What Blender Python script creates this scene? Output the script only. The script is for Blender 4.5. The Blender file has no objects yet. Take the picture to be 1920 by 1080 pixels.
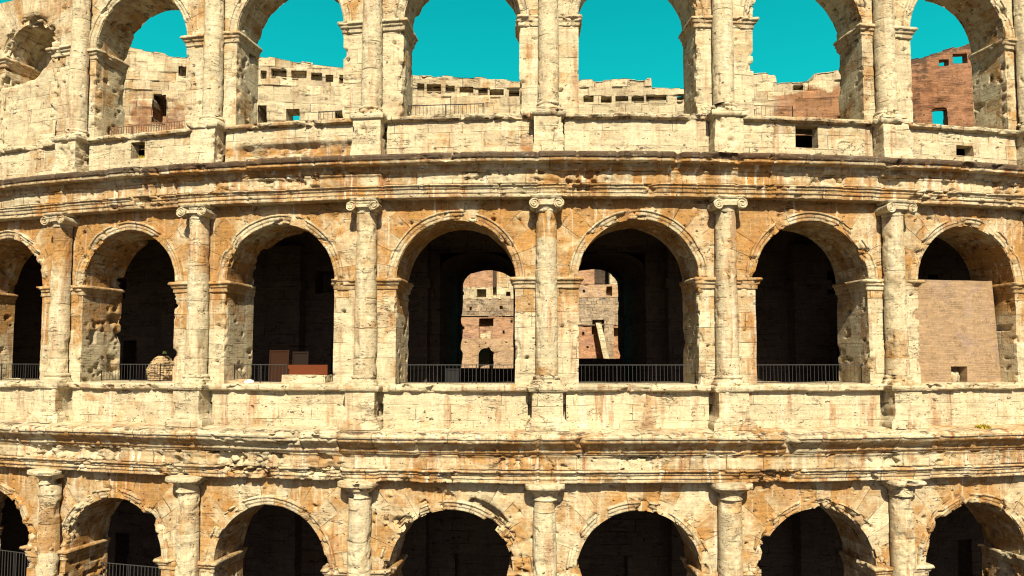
import bpy, math, numpy as np
from math import radians, pi, sin, cos
sc = bpy.context.scene
COL = sc.collection
rng = np.random.default_rng(7)
R = 79.55            # radius of the facade (m)
GZ = 12.8            # camera-level z=0 is GZ metres above the ground

# ------------------------------------------------------------------ camera
cam = bpy.data.cameras.new('camera'); camo = bpy.data.objects.new('camera', cam); COL.objects.link(camo)
cam.sensor_width = 36.0; cam.lens = 1250/1920*36; cam.shift_y = 61.7/1920
cam.clip_start = 0.5; cam.clip_end = 3000
camo.location = (-0.638, -24.755, GZ)
camo.rotation_euler = (pi/2+0.05599, 0, 0.02392)
sc.camera = camo
# ------------------------------------------------------------------ light
EL, AZ = radians(42), radians(4)          # sun high, nearly frontal, a little from the right
sun = bpy.data.lights.new('sun', 'SUN'); suno = bpy.data.objects.new('sun', sun); COL.objects.link(suno)
sun.energy = 5.0; sun.angle = radians(0.5); sun.color = (1.0, 0.90, 0.715)
suno.rotation_euler = (pi/2-EL, 0, AZ)
w = bpy.data.worlds.new('World'); sc.world = w; w.use_nodes = True
nt = w.node_tree; nt.nodes.clear()
def N(nt, t, **k):
    n = nt.nodes.new(t)
    for a, v in k.items(): setattr(n, a, v)
    return n
out = N(nt, 'ShaderNodeOutputWorld'); bg = N(nt, 'ShaderNodeBackground')
sky = N(nt, 'ShaderNodeTexSky', sky_type='NISHITA', sun_disc=False, sun_elevation=EL, sun_rotation=pi-AZ, air_density=.45, dust_density=1.5, ozone_density=.4)
bg.inputs['Strength'].default_value = 0.05
tc = N(nt, 'ShaderNodeTexCoord'); sep = N(nt, 'ShaderNodeSeparateXYZ'); nt.links.new(tc.outputs['Generated'], sep.inputs[0])
mr = N(nt, 'ShaderNodeMapRange', interpolation_type='SMOOTHSTEP'); nt.links.new(sep.outputs['Y'], mr.inputs['Value'])
mr.inputs['From Min'].default_value = 0.0; mr.inputs['From Max'].default_value = 0.45
cr = N(nt, 'ShaderNodeMapRange'); nt.links.new(sep.outputs['Z'], cr.inputs['Value'])
cr.inputs['From Min'].default_value = 0.33; cr.inputs['From Max'].default_value = 0.52
teal = N(nt, 'ShaderNodeMix', data_type='RGBA'); nt.links.new(cr.outputs[0], teal.inputs['Factor'])
teal.inputs['A'].default_value = (0.06, 5.9, 6.0, 1); teal.inputs['B'].default_value = (0.02, 3.95, 4.3, 1)
mx = N(nt, 'ShaderNodeMix', data_type='RGBA'); nt.links.new(mr.outputs[0], mx.inputs['Factor'])
nt.links.new(sky.outputs[0], mx.inputs['A']); nt.links.new(teal.outputs['Result'], mx.inputs['B'])
nt.links.new(mx.outputs['Result'], bg.inputs['Color']); nt.links.new(bg.outputs[0], out.inputs[0])
vs = sc.view_settings; vs.view_transform = 'Standard'; vs.look = 'None'; vs.exposure = 1.0; vs.gamma = 1.0
sc.cycles.filter_width = 1.15; sc.cycles.max_bounces = 6; sc.cycles.diffuse_bounces = 3

# ------------------------------------------------------------------ noise
def _h(i, j, k, s):
    n = (i*374761393 + j*668265263 + k*1274126177 + s*974711047) & 0xffffffff
    n = ((n ^ (n >> 13))*1274126177) & 0xffffffff
    n = ((n ^ (n >> 16))*668265263) & 0xffffffff
    return ((n ^ (n >> 15)) & 0xffffff)/float(0xffffff)
def vn(P, s=0):
    """value noise -1..1 at points P (n,3)"""
    f = np.floor(P); t = P-f; i = f.astype(np.int64); t = t*t*t*(t*(t*6-15)+10)
    x, y, z = i[:, 0], i[:, 1], i[:, 2]; a, b, c = t[:, 0], t[:, 1], t[:, 2]
    def L(dx, dy, dz): return _h(x+dx, y+dy, z+dz, s)
    r = ((L(0,0,0)*(1-a)+L(1,0,0)*a)*(1-b)+(L(0,1,0)*(1-a)+L(1,1,0)*a)*b)*(1-c) + \
        ((L(0,0,1)*(1-a)+L(1,0,1)*a)*(1-b)+(L(0,1,1)*(1-a)+L(1,1,1)*a)*b)*c
    return r*2-1
def fbm(P, o=3, s=0, sc_=1.0):
    r = 0; a = 1.0; P = np.asarray(P, float)*sc_
    for q in range(o):
        r = r+a*vn(P+q*17.3, s+q*31); a *= .5
        P = P*2.03; P = P[:, [1, 2, 0]]
    return r/1.6
def h1(i, s=0): 
    i = np.asarray(i).astype(np.int64); return _h(i, i*0+3, i*0+5, s)
def cells(P, s=0, sc_=1.0):
    """angular noise: the random value -1..1 of the nearest of a set of scattered points"""
    P = np.asarray(P, float)*sc_; B = np.floor(P-.5).astype(np.int64); best = np.full(len(P), 9.); val = np.zeros(len(P))
    for a in (0, 1):
        for b in (0, 1):
            for c in (0, 1):
                i, j, k = B[:, 0]+a, B[:, 1]+b, B[:, 2]+c
                r = _h(i, j, k, s); q = np.stack([i+.2+.6*r, j+.2+.6*_h(i, j, k, s+1), k+.2+.6*_h(i, j, k, s+2)], 1)
                d = ((P-q)**2).sum(1); m = d < best; best = np.where(m, d, best); val = np.where(m, _h(i, j, k, s+3), val)
    return val*2-1
def sst(x, a, b):
    t = np.clip((x-a)/(b-a), 0, 1); return t*t*(3-2*t)

# ------------------------------------------------------------------ mesh builder (coordinates u = along the facade, d = outward, z)
def cyl(P):
    th = P[:, 0]/R; r = R+P[:, 1]
    return np.stack([r*np.sin(th), R-r*np.cos(th), P[:, 2]+GZ], 1)
def flatmap(P): return np.stack([P[:, 0], P[:, 1], P[:, 2]+GZ], 1)      # x, y, z
class MB:
    def __init__(s): s.V=[]; s.F=[]; s.B=[]; s.Nn=[]; s.n=0; s.T=[]
    def grid(s, P, bc=None, nrm=(0,1,0), flip=False, keep=None, tone=None):
        P = np.asarray(P, float); n, m = P.shape[:2]
        idx = np.arange(n*m).reshape(n, m)+s.n
        q = np.stack([idx[:-1,:-1], idx[1:,:-1], idx[1:,1:], idx[:-1,1:]], -1)
        if flip: q = q[..., ::-1]
        q = q.reshape(-1, 4)
        if keep is not None: q = q[keep.reshape(-1)]
        V = P.reshape(-1, 3); s.V.append(V); s.F.append(q); s.n += n*m
        if bc is None: bc = np.stack([V[:, 0], V[:, 2], np.full(len(V), .07)], 1)
        s.B.append(np.broadcast_to(np.asarray(bc, float).reshape(-1, 3), V.shape))
        s.Nn.append(np.broadcast_to(np.asarray(nrm, float).reshape(-1, 3), V.shape))
        s.T.append(np.broadcast_to(np.asarray((-1., -1., -1.) if tone is None else tone, float).reshape(-1, 3), V.shape))
    def cat(s):
        return np.concatenate(s.V), np.concatenate(s.B), np.concatenate(s.Nn)
    def build(s, name, mat, parent=None, disp=None, tone=None, mapf=cyl, smooth=True):
        V, B, Nn = s.cat(); F = np.concatenate(s.F).astype(np.int32)
        V0 = V.copy()
        if disp is not None: V = disp(V, Nn)
        W = mapf(V)
        me = bpy.data.meshes.new(name)
        me.vertices.add(len(W)); me.vertices.foreach_set('co', W.astype(np.float32).ravel())
        me.loops.add(F.size); me.loops.foreach_set('vertex_index', F.ravel())
        me.polygons.add(len(F)); me.polygons.foreach_set('loop_start', np.arange(0, F.size, 4, dtype=np.int32))
        me.polygons.foreach_set('loop_total', np.full(len(F), 4, np.int32))
        me.update(calc_edges=True); me.validate()
        if smooth: me.polygons.foreach_set('use_smooth', np.ones(len(me.polygons), bool))
        for nm, A in (('flat', V0), ('bc', B), ('tone', tone(V0) if tone is not None else np.zeros_like(V0))):
            if nm == 'tone':
                T = np.concatenate(s.T); A = np.where(T >= 0, T, A)
            at = me.attributes.new(nm, 'FLOAT_VECTOR', 'POINT'); at.data.foreach_set('vector', np.ascontiguousarray(A, np.float32).ravel())
        me.materials.append(mat)
        o = bpy.data.objects.new(name, me); COL.objects.link(o)
        if parent is not None: o.parent = parent
        return o
def seg(a, b, st): return np.linspace(a, b, max(2, int(math.ceil(abs(b-a)/st))+1))
def empty(name, loc=(0,0,0), rz=0):
    o = bpy.data.objects.new(name, None); COL.objects.link(o); o.location = loc; o.rotation_euler = (0,0,rz); o.empty_display_size = .3
    return o
def tag(o, label=None, cat=None, group=None, kind=None):
    for k, v in (('label', label), ('category', cat), ('group', group), ('kind', kind)):
        if v: o[k] = v
    return o
def at(u, d, z):
    p = cyl(np.array([[u, d, z]]))[0]; return (p[0], p[1], p[2]), u/R

# ------------------------------------------------------------------ materials
def lin(r, g, b): return tuple((c/12.92 if c <= .04045 else ((c+.055)/1.055)**2.4) for c in (r/255, g/255, b/255))+(1,)
class G:
    """small node-graph helper"""
    def __init__(s, mat): s.t = mat.node_tree; s.t.nodes.clear()
    def put(s, n, i, v):
        if isinstance(v, bpy.types.NodeSocket): s.t.links.new(v, n.inputs[i])
        elif v is not None: n.inputs[i].default_value = v
    def n(s, t, **k): return N(s.t, t, **k)
    def m(s, op, a, b=None, c=None, clamp=False):
        n = s.n('ShaderNodeMath', operation=op, use_clamp=clamp); s.put(n, 0, a); s.put(n, 1, b); s.put(n, 2, c); return n.outputs[0]
    def mix(s, f, a, b, mode='MIX'):
        n = s.n('ShaderNodeMix', data_type='RGBA', blend_type=mode); s.put(n, 'Factor', f); s.put(n, 'A', a); s.put(n, 'B', b); return n.outputs['Result']
    def scl(s, v, x):
        n = s.n('ShaderNodeVectorMath', operation='MULTIPLY'); s.put(n, 0, v); s.put(n, 1, x); return n.outputs[0]
    def noise(s, v, sc, det=3, rough=.55, dist=0):
        n = s.n('ShaderNodeTexNoise'); s.put(n, 'Vector', v); s.put(n, 'Scale', sc); s.put(n, 'Detail', det); s.put(n, 'Roughness', rough); s.put(n, 'Distortion', dist); return n.outputs[0]
    def ramp(s, v, a, b, lo=0., hi=1.):
        n = s.n('ShaderNodeMapRange', interpolation_type='SMOOTHSTEP'); s.put(n, 'Value', v); s.put(n, 1, a); s.put(n, 2, b); s.put(n, 3, lo); s.put(n, 4, hi); return n.outputs[0]
    def attr(s, name):
        n = s.n('ShaderNodeAttribute', attribute_name=name); return n.outputs['Vector']
    def sep(s, v):
        n = s.n('ShaderNodeSeparateXYZ'); s.put(n, 0, v); return n.outputs

def stone(name, cream, ochre, rust, bh=.58, bl=1.35, joint=.016, jstr=.75, tonevar=.22, streak=1.0, bump=1.0, pits=1.0, dark=(.06,.040,.026,1), lamk=1.0):
    mat = bpy.data.materials.new(name); mat.use_nodes = True; g = G(mat)
    P = g.attr('flat'); tn = g.sep(g.attr('tone')); bc = g.sep(g.attr('bc'))
    # blocks
    wob = g.noise(P, 1.6, 2); wob2 = g.noise(P, 1.3, 2, dist=1)
    bu = g.m('ADD', bc[0], g.m('MULTIPLY', g.m('SUBTRACT', wob, .5), .05)); bv = g.m('ADD', bc[1], g.m('MULTIPLY', g.m('SUBTRACT', wob2, .5), .07))
    rf = g.m('DIVIDE', bv, bh); row = g.m('FLOOR', rf)
    cf = g.m('ADD', g.m('DIVIDE', bu, bl), g.m('ADD', g.m('FRACT', g.m('MULTIPLY', row, .618)), bc[2])); col = g.m('FLOOR', cf)
    fu = g.m('FRACT', cf); fv = g.m('FRACT', rf)
    du = g.m('MULTIPLY', g.m('MINIMUM', fu, g.m('SUBTRACT', 1., fu)), bl); dv = g.m('MULTIPLY', g.m('MINIMUM', fv, g.m('SUBTRACT', 1., fv)), bh)
    jd = g.m('MINIMUM', du, dv)
    jm = g.m('MULTIPLY', g.ramp(jd, joint*.35, joint*1.6, 1., 0.), g.ramp(g.noise(P, 1.1, 3), .42, .68))
    wn = g.n('ShaderNodeTexWhiteNoise', noise_dimensions='3D'); cb = g.n('ShaderNodeCombineXYZ')
    g.put(cb, 0, row); g.put(cb, 1, col); g.put(cb, 2, bc[2]); g.put(wn, 'Vector', cb.outputs[0]); bt = wn.outputs['Value']
    wc = g.sep(wn.outputs['Color'])
    # big patches of ochre
    big = g.noise(P, .42, 4, .6, .6); med = g.noise(P, 1.7, 5, .65, .8)
    och = g.m('ADD', g.m('MULTIPLY', tn[0], 1.0), g.m('ADD', g.m('MULTIPLY', g.m('SUBTRACT', big, .5), 1.8), g.m('ADD', g.m('MULTIPLY', g.m('SUBTRACT', med, .5), 1.6), g.m('MULTIPLY', g.m('SUBTRACT', wc[1], .5), .55))))
    och = g.ramp(och, .12, .95)
    c = g.mix(och, cream, ochre)
    # vertical streaks
    sv = g.scl(P, (2.6, 2.6, .33)); st = g.noise(sv, 1.0, 4, .6, .4); st2 = g.noise(g.scl(P, (3.4, 3.4, .25)), 1.3, 3, .6, .3)
    c = g.mix(g.m('MULTIPLY', g.ramp(st, .52, .72), .65*streak), c, rust)
    c = g.mix(g.m('MULTIPLY', g.ramp(st2, .54, .70), .7*streak), c, (min(1, cream[0]*1.12), min(1, cream[1]*1.16), min(1, cream[2]*1.35), 1))
    # rust / brick patches by attribute
    c = g.mix(g.ramp(g.m('ADD', tn[2], g.m('MULTIPLY', g.m('SUBTRACT', med, .5), .9)), .35, .7), c, rust)
    # block tone
    v = g.m('ADD', 1-tonevar*.5, g.m('MULTIPLY', bt, tonevar))
    # fine grain
    lam = g.noise(g.scl(P, (.9, .9, 11.)), 1.0, 4, .65, .3); gr = g.noise(P, 9., 5, .7); gr2 = g.noise(P, 28., 3, .7)
    v = g.m('MULTIPLY', v, g.m('ADD', 1-.44*lamk, g.m('MULTIPLY', lam, .86*lamk)))
    v = g.m('MULTIPLY', v, g.m('ADD', .56, g.m('MULTIPLY', gr, .88)))
    blotch = g.ramp(g.noise(P, 4.2, 4, .7, .5), .54, .70, 1., .70)
    v = g.m('MULTIPLY', v, blotch)
    gb = g.ramp(g.noise(P, .95, 5, .65, .7), .50, .70); c = g.mix(g.m('MULTIPLY', gb, .42), c, (ochre[0]*.75, ochre[1]*.88, ochre[2]*1.6, 1))
    cv = g.n('ShaderNodeCombineXYZ'); [g.put(cv, i, v) for i in range(3)]
    c = g.mix(1.0, c, cv.outputs[0], 'MULTIPLY')
    # holes, cracks, crust
    hn = g.noise(g.scl(P, (1., 1., 1.9)), 3.9, 3, .6, .3); pit = g.m('MULTIPLY', g.ramp(hn, .668, .69), pits)
    pn = g.noise(g.scl(P, (1., 1., 1.6)), 11., 2, .5); pit = g.m('MAXIMUM', pit, g.m('MULTIPLY', g.ramp(pn, .69, .73), .8*pits))
    ck = g.noise(g.scl(P, (.55, .55, 2.6)), 1.2, 5, .6, 1.2)
    crack = g.m('MULTIPLY', g.ramp(g.m('ABSOLUTE', g.m('SUBTRACT', ck, .5)), .002, .012, 1., 0.), g.ramp(g.noise(P, .9, 2), .55, .66))
    dm = g.m('MAXIMUM', g.m('MULTIPLY', jm, jstr), g.m('MAXIMUM', g.m('MULTIPLY', pit, .85), g.m('MULTIPLY', crack, .75)))
    c = g.mix(dm, c, (ochre[0]*.14, ochre[1]*.12, ochre[2]*.12, 1))
    cn = g.noise(g.scl(P, (1., 1., 3.2)), 2.0, 6, .75, .7)
    cm = g.ramp(g.m('ADD', g.m('MULTIPLY', tn[1], 1.0), g.m('MULTIPLY', g.m('SUBTRACT', cn, .5), 3.0)), .45, .80)
    c = g.mix(g.m('MULTIPLY', cm, .9), c, dark)
    # bump
    hgt = g.m('ADD', g.m('MULTIPLY', lam, .35), g.m('ADD', g.m('MULTIPLY', gr, .55), g.m('MULTIPLY', gr2, .15)))
    hgt = g.m('SUBTRACT', hgt, g.m('MULTIPLY', dm, 1.0))
    hgt = g.m('ADD', hgt, g.m('MULTIPLY', bt, .22))
    b = g.n('ShaderNodeBump'); g.put(b, 'Height', hgt); g.put(b, 'Strength', min(1, .9*bump)); g.put(b, 'Distance', .055*bump)
    bs = g.n('ShaderNodeBsdfPrincipled'); g.put(bs, 'Base Color', c); g.put(bs, 'Roughness', .93); g.put(bs, 'Normal', b.outputs[0])
    bs.inputs['Specular IOR Level'].default_value = .15 if cream[0] > .1 else 0.
    o = g.n('ShaderNodeOutputMaterial'); g.t.links.new(bs.outputs[0], o.inputs[0])
    return mat
CREAM = (.435, .375, .238, 1); OCHRE = (.295, .158, .048, 1); RUST = (.235, .100, .036, 1)
TRAV = stone('travertine', CREAM, OCHRE, RUST, jstr=.5, joint=.013)
PALE = stone('pale_ruin_stone', (.41, .345, .215, 1), (.32, .20, .085, 1), (.23, .12, .058, 1), bh=.52, bl=.95, jstr=.8, tonevar=.4)
SOOT_SHADE = stone('sooty_shaded_gallery_stone', (.07, .052, .039, 1), (.056, .036, .023, 1), (.056, .032, .019, 1), streak=.5)  # sooty stone, darkened further so the galleries' shade sits in its colour
BRICK = stone('roman_brick', (.35, .24, .14, 1), (.29, .18, .092, 1), (.22, .11, .055, 1), bh=.085, bl=.3, joint=.012, jstr=.45, tonevar=.35, streak=.6, bump=.6, pits=.5)
REDBRICK = stone('red_brick', (.235, .12, .062, 1), (.185, .087, .041, 1), (.13, .055, .027, 1), bh=.09, bl=.32, joint=.012, jstr=.4, tonevar=.35, streak=.8, bump=.8)
TAN = stone('tan_new_brick', (.275, .188, .108, 1), (.25, .163, .086, 1), (.22, .135, .068, 1), bh=.075, bl=.28, joint=.012, jstr=.35, tonevar=.22, streak=.4, bump=.5, pits=.5)
CLAY = stone('clay_plaster_brick', (.32, .19, .108, 1), (.275, .145, .075, 1), (.23, .11, .052, 1), bh=.09, bl=.32, joint=.012, jstr=.3, tonevar=.3, streak=.7, bump=.8)
LAYER = stone('layered_tufa_brick', (.36, .255, .13, 1), (.30, .185, .08, 1), (.2, .11, .05, 1), bh=.11, bl=.42, joint=.022, jstr=.9, tonevar=.5, streak=.4, bump=1.4)
FRIEZE = stone('streaked_travertine', CREAM, OCHRE, RUST, jstr=.6, joint=.016, streak=1.5, lamk=1.25)
EARTH = stone('trodden_earth', (.11, .085, .058, 1), (.09, .062, .038, 1), (.08, .05, .03, 1), jstr=.1, streak=.2)
GREYR = stone('grey_rubble', (.28, .215, .14, 1), (.215, .15, .085, 1), (.19, .11, .058, 1), bh=.3, bl=.5, tonevar=.5, bump=1.3)

def simple(name, col, rough=.6, metal=0., var=.25, scale=6., bump=.2):
    mat = bpy.data.materials.new(name); mat.use_nodes = True; g = G(mat)
    tc = g.n('ShaderNodeTexCoord'); n1 = g.noise(tc.outputs['Object'], scale, 4, .6)
    v = g.m('ADD', 1-var*.5, g.m('MULTIPLY', n1, var)); cv = g.n('ShaderNodeCombineXYZ'); [g.put(cv, i, v) for i in range(3)]
    c = g.mix(1., col, cv.outputs[0], 'MULTIPLY')
    b = g.n('ShaderNodeBump'); g.put(b, 'Height', n1); g.put(b, 'Strength', bump); g.put(b, 'Distance', .02)
    bs = g.n('ShaderNodeBsdfPrincipled'); g.put(bs, 'Base Color', c); g.put(bs, 'Roughness', rough); g.put(bs, 'Metallic', metal); g.put(bs, 'Normal', b.outputs[0]); bs.inputs['Specular IOR Level'].default_value = .12
    o = g.n('ShaderNodeOutputMaterial'); g.t.links.new(bs.outputs[0], o.inputs[0]); return mat
IRON = simple('dark_iron', (.03, .028, .026, 1), .6, .2)
RUSTIRON = simple('rusty_iron', (.16, .09, .055, 1), .7, .2)
STEEL = simple('dull_steel', (.055, .052, .048, 1), .6, .3)
WOOD = simple('plywood', (.026, .0095, .0035, 1), .8, scale=3)
TERRA = simple('terracotta_paint', (.10, .026, .008, 1), .8)
GRAVEL = simple('dark_cobbles', (.075, .065, .055, 1), .95, var=.6, scale=1.5)
GREYP = simple('grey_panel', (.007, .007, .007, 1), .6)
CLOTH = simple('white_sacking', (.62, .60, .56, 1), .9, bump=.6)
LEAF = simple('dry_yellow_leaf', (.34, .26, .04, 1), .8, var=.6, scale=12)
LEAFG = simple('dark_green_leaf', (.07, .09, .03, 1), .8, var=.6, scale=12)

# ------------------------------------------------------------------ facade data
K = list(range(-4, 5))
U = {'low': dict(zip(K, (-27.1, -20.32, -13.78, -6.86, -.03, 6.72, 13.39, 20.1, 26.9))),
     'mid': dict(zip(K, (-27.2, -20.47, -13.78, -6.81, .06, 6.83, 13.59, 20.4, 27.1))),
     'up':  dict(zip(K, (-26.95, -20.18, -13.53, -6.75, .17, 6.95, 13.67, 20.4, 27.1)))}
C = {'low': dict(zip(K, (-24., -17.35, -10.48, -3.49, 3.39, 10.14, 16.78, 23.5))),
     'mid': dict(zip(K, (-24., -17.23, -10.4, -3.4, 3.53, 10.3, 17.0, 23.7))),
     'up':  dict(zip(K, (-23.45, -17.2, -10.28, -3.25, 3.63, 10.52, 17.28, 23.8)))}
ST = {'low': dict(d0=0., z0=-12.8, z1=-4.40, zs=-7.86, a=2.29, T=2.0),
      'mid': dict(d0=-.23, z0=-1.7, z1=6.12, zs=2.97, a=2.27, T=1.95),
      'up':  dict(d0=-.46, z0=9.0, z1=16.3, zs=13.2, a=2.29, T=1.55)}

def base_noise(P, amp=1.0, s=0):
    D = np.stack([fbm(P, 3, s+11, .9), fbm(P, 3, s+57, .9), fbm(P, 3, s+91, .9)], 1)*np.array([.022, .022, .016])
    D[:, 1] += fbm(P, 2, s+5, 4.5)*.016
    return P+D*amp

def tone_facade(P):
    u, d, z = P[:, 0], P[:, 1], P[:, 2]
    o = np.full(len(P), .1)
    # ochre on the mid spandrels, fading to cream down the piers
    m = sst(z, -.3, 3.3)*(z < 6.2); o = np.where((z > -1.3) & (z < 6.2), -.02+m*.70, o)
    o = np.where((z >= 6.0) & (z < 7.7), .42, o)
    o = np.where((z < -2.55), .56, o)
    o = np.where(z > 12.9, .3, o)
    o = o+.05+.14*fbm(P, 2, 301, .25)
    o = np.where(u < -12, o+.08, o)
    return np.stack([o, np.zeros_like(o), np.zeros_like(o)], 1)

root = empty('amphitheatre'); 
tag(root, 'pale travertine amphitheatre facade curving round in three storeys of arches and half columns', 'building')

def outline_dist(x, zz, a, b):
    upz = zz > 0
    rr = np.hypot(x/a, zz/b)
    e = np.where(upz, (rr-1)*min(a, b), np.abs(x)-a)
    nx = np.where(upz, x, np.sign(x)); nz = np.where(upz, zz, 0.)
    L = np.hypot(nx, nz)+1e-6
    return e, nx/L, nz/L

def panel(mb, uc, uL, uR, z0, z1, a, b, zs, d0, T, step=.06, back=True, jamb=True):
    """a wall with an arched opening: front face, reveal and back face"""
    cs = sorted([math.atan2(z1-zs, uR-uc), math.atan2(z1-zs, uL-uc)])
    ph = np.concatenate([seg(0, cs[0], step/3.0)[:-1], seg(cs[0], cs[1], step/2.6)[:-1], seg(cs[1], pi, step/3.0)])
    c, s_ = np.cos(ph), np.sin(ph)
    t1 = np.where(c > 1e-6, (uR-uc)/np.maximum(c, 1e-6), np.where(c < -1e-6, (uL-uc)/np.minimum(c, -1e-6), 1e9)); t2 = np.where(s_ > 1e-6, (z1-zs)/np.maximum(s_, 1e-6), 1e9)
    t = np.minimum(t1, t2)
    inn = np.stack([uc+a*c, zs+b*s_], 1); outp = np.stack([uc+t*c, zs+t*s_], 1)
    m = int(1.9/step)+2; k = np.linspace(0, 1, m)
    Q = inn[:, None, :]*(1-k)[None, :, None]+outp[:, None, :]*k[None, :, None]
    P = np.stack([Q[..., 0], np.full(Q.shape[:2], d0), Q[..., 1]], -1)
    rad = np.hypot(Q[..., 0]-uc, Q[..., 1]-zs)
    bc = np.stack([rad*.42+.1, np.broadcast_to((ph*2.75+uc)[:, None], rad.shape), np.full(rad.shape, (uc*.37) % 1)], -1)
    mb.grid(P, bc, (0,1,0))
    sides = [(uL, uc-a), (uc+a, uR)]
    if zs > z0:
        zz = seg(z0, zs, step)
        for l, r in sides:
            uu = seg(l, r, step); A, B = np.meshgrid(uu, zz, indexing='ij')
            mb.grid(np.stack([A, A*0+d0, B], -1), np.stack([A, B, A*0+.13], -1), (0,1,0))
    # reveal
    tt = seg(0, T, step*1.4)
    pa = seg(0, pi, step/2.3); X = uc+a*np.cos(pa); Z = zs+b*np.sin(pa)
    P = np.stack([np.broadcast_to(X[:, None], (len(pa), len(tt))), np.broadcast_to(d0-tt[None], (len(pa), len(tt))), np.broadcast_to(Z[:, None], (len(pa), len(tt)))], -1)
    nr = np.stack([-np.cos(pa), 0*pa, -np.sin(pa)], 1)[:, None, :]+np.zeros((1, len(tt), 1))
    bcr = np.stack([np.broadcast_to(tt[None]+.3, P.shape[:2]), np.broadcast_to((pa*2.75+uc)[:, None], P.shape[:2]), np.full(P.shape[:2], .61)], -1)
    mb.grid(P, bcr, nr, flip=True)
    if zs > z0:
        zz = seg(z0, zs, step)
        for sg in (-1, 1):
            A, B = np.meshgrid(tt, zz, indexing='ij')
            mb.grid(np.stack([A*0+uc+sg*a, d0-A, B], -1), np.stack([A+uc, B, A*0+.3], -1), (-sg, 0, 0), flip=sg > 0)
    if back:
        kb = np.array([0, .5, 1.]); sel = np.unique(np.r_[np.arange(0, len(ph), 6), len(ph)-1])
        Qb = inn[sel][:, None]*(1-kb)[None, :, None]+outp[sel][:, None]*kb[None, :, None]
        mb.grid(np.stack([Qb[..., 0], np.full(Qb.shape[:2], d0-T), Qb[..., 1]], -1), None, (0,-1,0), flip=True)
        if zs > z0:
            for l, r in sides:
                A, B = np.meshgrid(seg(l, r, .5), seg(z0, zs, .5), indexing='ij')
                mb.grid(np.stack([A, A*0+d0-T, B], -1), None, (0,-1,0), flip=True)

def chipper(uc, zs, a, b, d0, T, A, thr, seed, backA=None, dents=22, zr=(0, 0), ur=(0, 0), blk=.018, dentsize=1.0):
    r = np.random.default_rng(seed)
    DU = r.uniform(ur[0], ur[1], dents); DZ = r.uniform(zr[0], zr[1], dents); DR = r.uniform(.04, .085, dents)*dentsize; DD = r.uniform(.10, .28, dents)
    def f(V, Nn):
        P = base_noise(V, 1.0, seed % 97)
        x = V[:, 0]-uc; zz = V[:, 2]-zs; t = d0-V[:, 1]
        e, nx, nz = outline_dist(x, zz, a, b); e = np.maximum(e, 0)
        n = fbm(V, 3, seed, 1.25)+.18*fbm(V, 2, seed+3, 4.)+.42*cells(V, seed+4, 3.2)
        chip = A*sst(n, thr, thr+.42)*np.exp(-(np.hypot(e, t)/(.16+A*.55))**2)
        P[:, 0] += nx*chip*.75; P[:, 2] += nz*chip*.75; P[:, 1] -= chip*.75
        bA = A if backA is None else backA
        n2 = fbm(V, 3, seed+40, 1.3)+.4*fbm(V, 2, seed+43, 3.5)
        chip2 = bA*sst(n2, thr-.1, thr+.5)*np.exp(-(np.hypot(e, T-t)/(.2+bA*.5))**2)
        P[:, 0] += nx*chip2*.8; P[:, 2] += nz*chip2*.8; P[:, 1] += chip2*.3
        front = (np.abs(Nn[:, 1]) > .9) & (t < .01)
        # block faces not quite in one plane
        row = np.floor((V[:, 2])/.58); cl = np.floor(V[:, 0]/1.35+np.mod(row*.618, 1)+.13)
        rr = np.where(V[:, 2] > zs, h1(np.floor(np.arctan2(zz, x)*2.75/.58)+seed*7, 3), _h(row.astype(np.int64), cl.astype(np.int64), (row*0).astype(np.int64), seed))
        P[:, 1] += np.where(front, (rr-.5)*2*blk*sst(e, .0, .15), 0)
        for i in range(dents):
            q = np.hypot(V[:, 0]-DU[i], (V[:, 2]-DZ[i])*1.3)/DR[i]
            P[:, 1] -= np.where(front & (e > .12), DD[i]*np.exp(-np.minimum(q, 3)**8), 0)
        # dents on the reveals
        rev = np.abs(Nn[:, 1]) < .1
        if rev.any():
            dn = sst(.6*fbm(V, 2, seed+77, 3.2)+.4*cells(V, seed+78, 4.5), .40, .50)*.15*sst(t, 0.05, .3)
            P[:, 0] += np.where(rev, nx*dn, 0); P[:, 2] += np.where(rev, nz*dn, 0)
        return P
    return f

def sweep_arch(mb, uc, zs, a, b, prof, d0, step=.05, p0=0, p1=pi, seed=.0):
    ph = seg(p0, p1, step/2.4)
    rho = np.array([p[0] for p in prof]); dd = np.array([p[1] for p in prof])
    A = np.stack([uc+(a+rho)[None]*np.cos(ph)[:, None], np.broadcast_to(d0+dd[None], (len(ph), len(rho))), zs+(b+rho)[None]*np.sin(ph)[:, None]], -1)
    bc = np.stack([np.full(A.shape[:2], .3)+rho[None]*.0, np.broadcast_to((ph*2.75+uc)[:, None], A.shape[:2]), np.full(A.shape[:2], seed)], -1)
    nr = np.array([0, 1., 0]); mb.grid(A, bc, nr)
def dense(prof, st=.05):
    o = [prof[0]]
    for p, q in zip(prof[:-1], prof[1:]):
        n = max(1, int(math.ceil(math.hypot(q[0]-p[0], q[1]-p[1])/st)))
        for i in range(1, n+1): o.append((p[0]+(q[0]-p[0])*i/n, p[1]+(q[1]-p[1])*i/n))
    return o

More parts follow.
